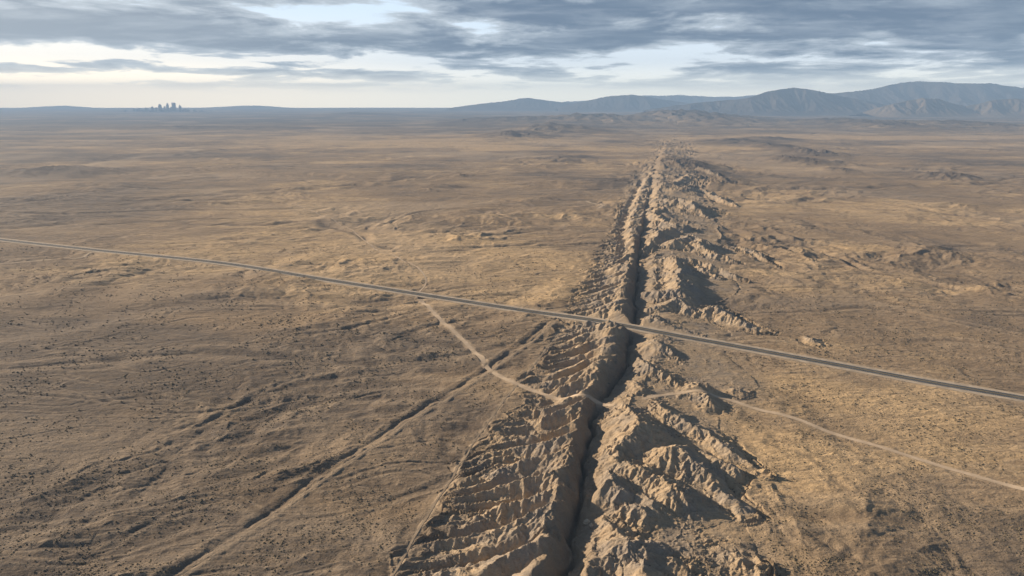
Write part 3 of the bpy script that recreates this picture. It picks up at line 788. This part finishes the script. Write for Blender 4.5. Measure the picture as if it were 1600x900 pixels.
for i, (px, py, wpx, style, mat, lab) in enumerate(TOWERS):
    dist = CD+rng.uniform(-500, 700)
    x, y = city_xy(px, dist); zb = float(sample(base, [x], [y])[0])-2
    ht = top_z(py, dist)-zb; wd = wpx*dist/FPX; dp = wd*rng.uniform(.6, .9)
    root = empty('skyscraper', (x, y, zb), lab, 'skyscraper', 'towers of the distant city')
    root.rotation_euler.z = rng.uniform(-.12, .12)
    h0 = ht*(0.93 if style == 'slab' else 0.80)
    poly_mesh('podium', *cuboid(-wd*.72, wd*.72, -dp*.72, dp*.72, 0, 18, 4), M_roof, root)
    poly_mesh('shaft', *cuboid(-wd*.5, wd*.5, -dp*.5, dp*.5, 18.05, h0, wd*.06), mat, root)
    if style == 'slab':
        poly_mesh('rooftop_plant', *join([cuboid(-wd*.42, wd*.42, -dp*.3, dp*.3, h0+.05, ht-3, 2), cuboid(-wd*.1, wd*.1, -dp*.1, dp*.1, ht-2.9, ht)]), M_roof, root)
    elif style == 'crown':
        cr = poly_mesh('crown', *join([cuboid(-wd*.38, wd*.30, -dp*.4, dp*.4, h0+.05, h0+(ht-h0)*.6, 3), cuboid(-wd*.3, wd*.12, -dp*.3, dp*.3, h0+(ht-h0)*.6+.05, ht)]), mat, root)
        poly_mesh('mast', *cuboid(-wd*.12, -wd*.06, -2, 2, ht+.05, ht+16), M_roof, cr)
    else:
        poly_mesh('upper_tier', *cuboid(-wd*.33, wd*.33, -dp*.36, dp*.36, h0+.05, ht-6, 3), mat, root)
        poly_mesh('rooftop_plant', *cuboid(-wd*.14, wd*.14, -dp*.14, dp*.14, ht-5.9, ht), M_roof, root)
# low buildings of the city
protos = []
def low_building(kind):
    wd, dp, h = ((70, 50, 24), (110, 60, 14), (46, 46, 38))[kind]
    r = empty('city_block', (0, 0, 0), '', 'building')
    poly_mesh('wall', *cuboid(-wd/2, wd/2, -dp/2, dp/2, 0, h, 1.5), (F_tan, F_grey, F_dark)[kind], r)
    poly_mesh('roof', *join([cuboid(-wd/2-1, wd/2+1, -dp/2-1, dp/2+1, h+.03, h+1.2), cuboid(-wd*.2, wd*.1, -dp*.2, dp*.2, h+1.25, h+5)]), M_roof, r)
    return r
protos = [low_building(k) for k in range(3)]; used = [False]*3
for i in range(70):
    k = rng.choice((0, 0, 1, 1, 2))
    if i < 60: px = rng.gauss(250, 26)
    else: px = rng.uniform(185, 330)
    dist = rng.uniform(20800, 23500)
    x, y = city_xy(px, dist)
    if used[k]:
        r = protos[k].copy(); sc.collection.objects.link(r)
        for ch in protos[k].children:
            c = ch.copy(); sc.collection.objects.link(c); c.parent = r
    else: r = protos[k]; used[k] = True
    r.location = (x, y, float(sample(base, [x], [y])[0])-1); r.rotation_euler.z = rng.uniform(-.5, .5)
    r.scale = (1, 1, rng.uniform(.7, 1.7) if i < 60 else .7)
    r['label'] = ('tan low-rise block with a flat roof in the hazy far city', 'long low grey hall with a flat roof in the hazy far city', 'dark square mid-rise block with a flat roof in the hazy far city')[k]
    r['category'] = 'building'; r['group'] = ('tan low-rise blocks of the distant city', 'low grey halls of the distant city', 'dark mid-rise blocks of the distant city')[k]

# ------------------------------------------------------------------ boulders on the trench floor
def boulder(px, py, r, label, seed, grp=None):
    x, y = unproj(px, py, 4)
    for _ in range(3):
        z = float(sample(base, [x], [y])[0]); x, y = unproj(px, py, z)
    import bmesh
    bm = bmesh.new(); bmesh.ops.create_icosphere(bm, subdivisions=3, radius=r)
    for v in bm.verts:
        p = v.co/r; n_ = perlin(np.array([p.x*1.3+seed], F), np.array([p.y*1.3+p.z*2.1], F), seed)[0]
        v.co *= 1+0.35*float(n_); v.co.z *= .8
    me = bpy.data.meshes.new('boulder'); bm.to_mesh(me); bm.free(); me.materials.append(M_rock)
    o = bpy.data.objects.new('boulder', me); sc.collection.objects.link(o); o.location = (x, y, z+r*.35)
    o['label'] = label; o['category'] = 'boulder'
    if grp: o['group'] = grp
boulder(917, 818, 2.6, 'pale sunlit boulder on the shaded floor of the fault trench', 3)
boulder(924, 822, 1.6, 'smaller pale boulder just right of the big one on the trench floor', 4)

# ------------------------------------------------------------------ scrub: countless low bushes
M_scrub = simple_mat('scrub_leaves', (0.11, 0.092, 0.058), (0.18, 0.145, 0.088), 0.4)
rn = np.random.default_rng(7)
N = 220000
yy = 1/rn.uniform(1/1500, 1/380, N)
xx = rn.uniform(-0.95, 1.0, N)*(yy+60)
dn = fbm((xx/70).astype(F), (yy/70).astype(F), 161, 3)+0.5*fbm((xx/9).astype(F), (yy/9).astype(F), 171, 2)
s_, t_ = st(xx, yy)
ok = dn+rn.uniform(-.5, .5, N) > 0.12
bdv = sample(badl, xx, yy); ok &= (rn.random(N) > bdv*0.96)
for key, (P, Z) in LINES.items():
    wv = 14 if key == 'hwy' else 4
    for a in range(0, len(P), 3):
        near_ = (np.abs(xx-P[a, 0]) < wv+10) & (np.abs(yy-P[a, 1]) < wv+10) & (np.hypot(xx-P[a, 0], yy-P[a, 1]) < wv+6)
        ok &= ~near_
xx, yy = xx[ok][:55000], yy[ok][:55000]; n = len(xx)
zz = sample(base, xx, yy)
rad = (.28+1.0*rn.random(n)**4)*np.clip(yy/700, .7, 1.3)
tv = np.array([(1, 0, .35), (.31, .95, .3), (-.81, .59, .38), (-.81, -.59, .3), (.31, -.95, .36), (0.1, 0, 1.0), (0, 0, -.4)])
tf = np.array([(0, 1, 5), (1, 2, 5), (2, 3, 5), (3, 4, 5), (4, 0, 5), (1, 0, 6), (2, 1, 6), (3, 2, 6), (4, 3, 6), (0, 4, 6)])
ang = rn.uniform(0, 6.28, n); ca, sa = np.cos(ang), np.sin(ang)
jv = tv[None]*(1+rn.uniform(-.3, .3, (n, 7, 1)))
V = np.empty((n, 7, 3)); V[..., 0] = jv[..., 0]*ca[:, None]-jv[..., 1]*sa[:, None]; V[..., 1] = jv[..., 0]*sa[:, None]+jv[..., 1]*ca[:, None]; V[..., 2] = jv[..., 2]*.85
V *= rad[:, None, None]; V[..., 0] += xx[:, None]; V[..., 1] += yy[:, None]; V[..., 2] += zz[:, None]
Fi = (tf[None]+7*np.arange(n)[:, None, None]).reshape(-1, 3).astype(np.int32)
me = bpy.data.meshes.new('scrub'); me.vertices.add(n*7); me.vertices.foreach_set('co', V.astype(F).ravel())
me.loops.add(Fi.size); me.loops.foreach_set('vertex_index', Fi.ravel()); me.polygons.add(len(Fi))
me.polygons.foreach_set('loop_start', np.arange(0, Fi.size, 3, dtype=np.int32)); me.polygons.foreach_set('loop_total', np.full(len(Fi), 3, np.int32))
me.update(calc_edges=True); me.materials.append(M_scrub)
so = bpy.data.objects.new('scrub', me); sc.collection.objects.link(so); so['kind'] = 'stuff'
so['label'] = 'low dark desert bushes scattered over the tan plain'; so['category'] = 'scrub'
print('scrub', n, time.time()-T0)

# ------------------------------------------------------------------ haze
hv, hf = cuboid(-46000, 46000, -3000, 33500, -90, 1010)
HM = bpy.data.materials.new('haze'); HM.use_nodes = True; n = NT(HM.node_tree)
pv = n.new('ShaderNodeVolumePrincipled'); pv.inputs['Color'].default_value = (0.42, 0.65, 1.0, 1)
pv.inputs['Density'].default_value = 1/18000; pv.inputs['Anisotropy'].default_value = 0.0
o = n.new('ShaderNodeOutputMaterial'); n.l.new(pv.outputs[0], o.inputs['Volume'])
ho = poly_mesh('haze', hv, hf, HM); ho['kind'] = 'stuff'; ho['label'] = 'pale blue haze over the whole plain'; ho['category'] = 'haze'
print('done', time.time()-T0)
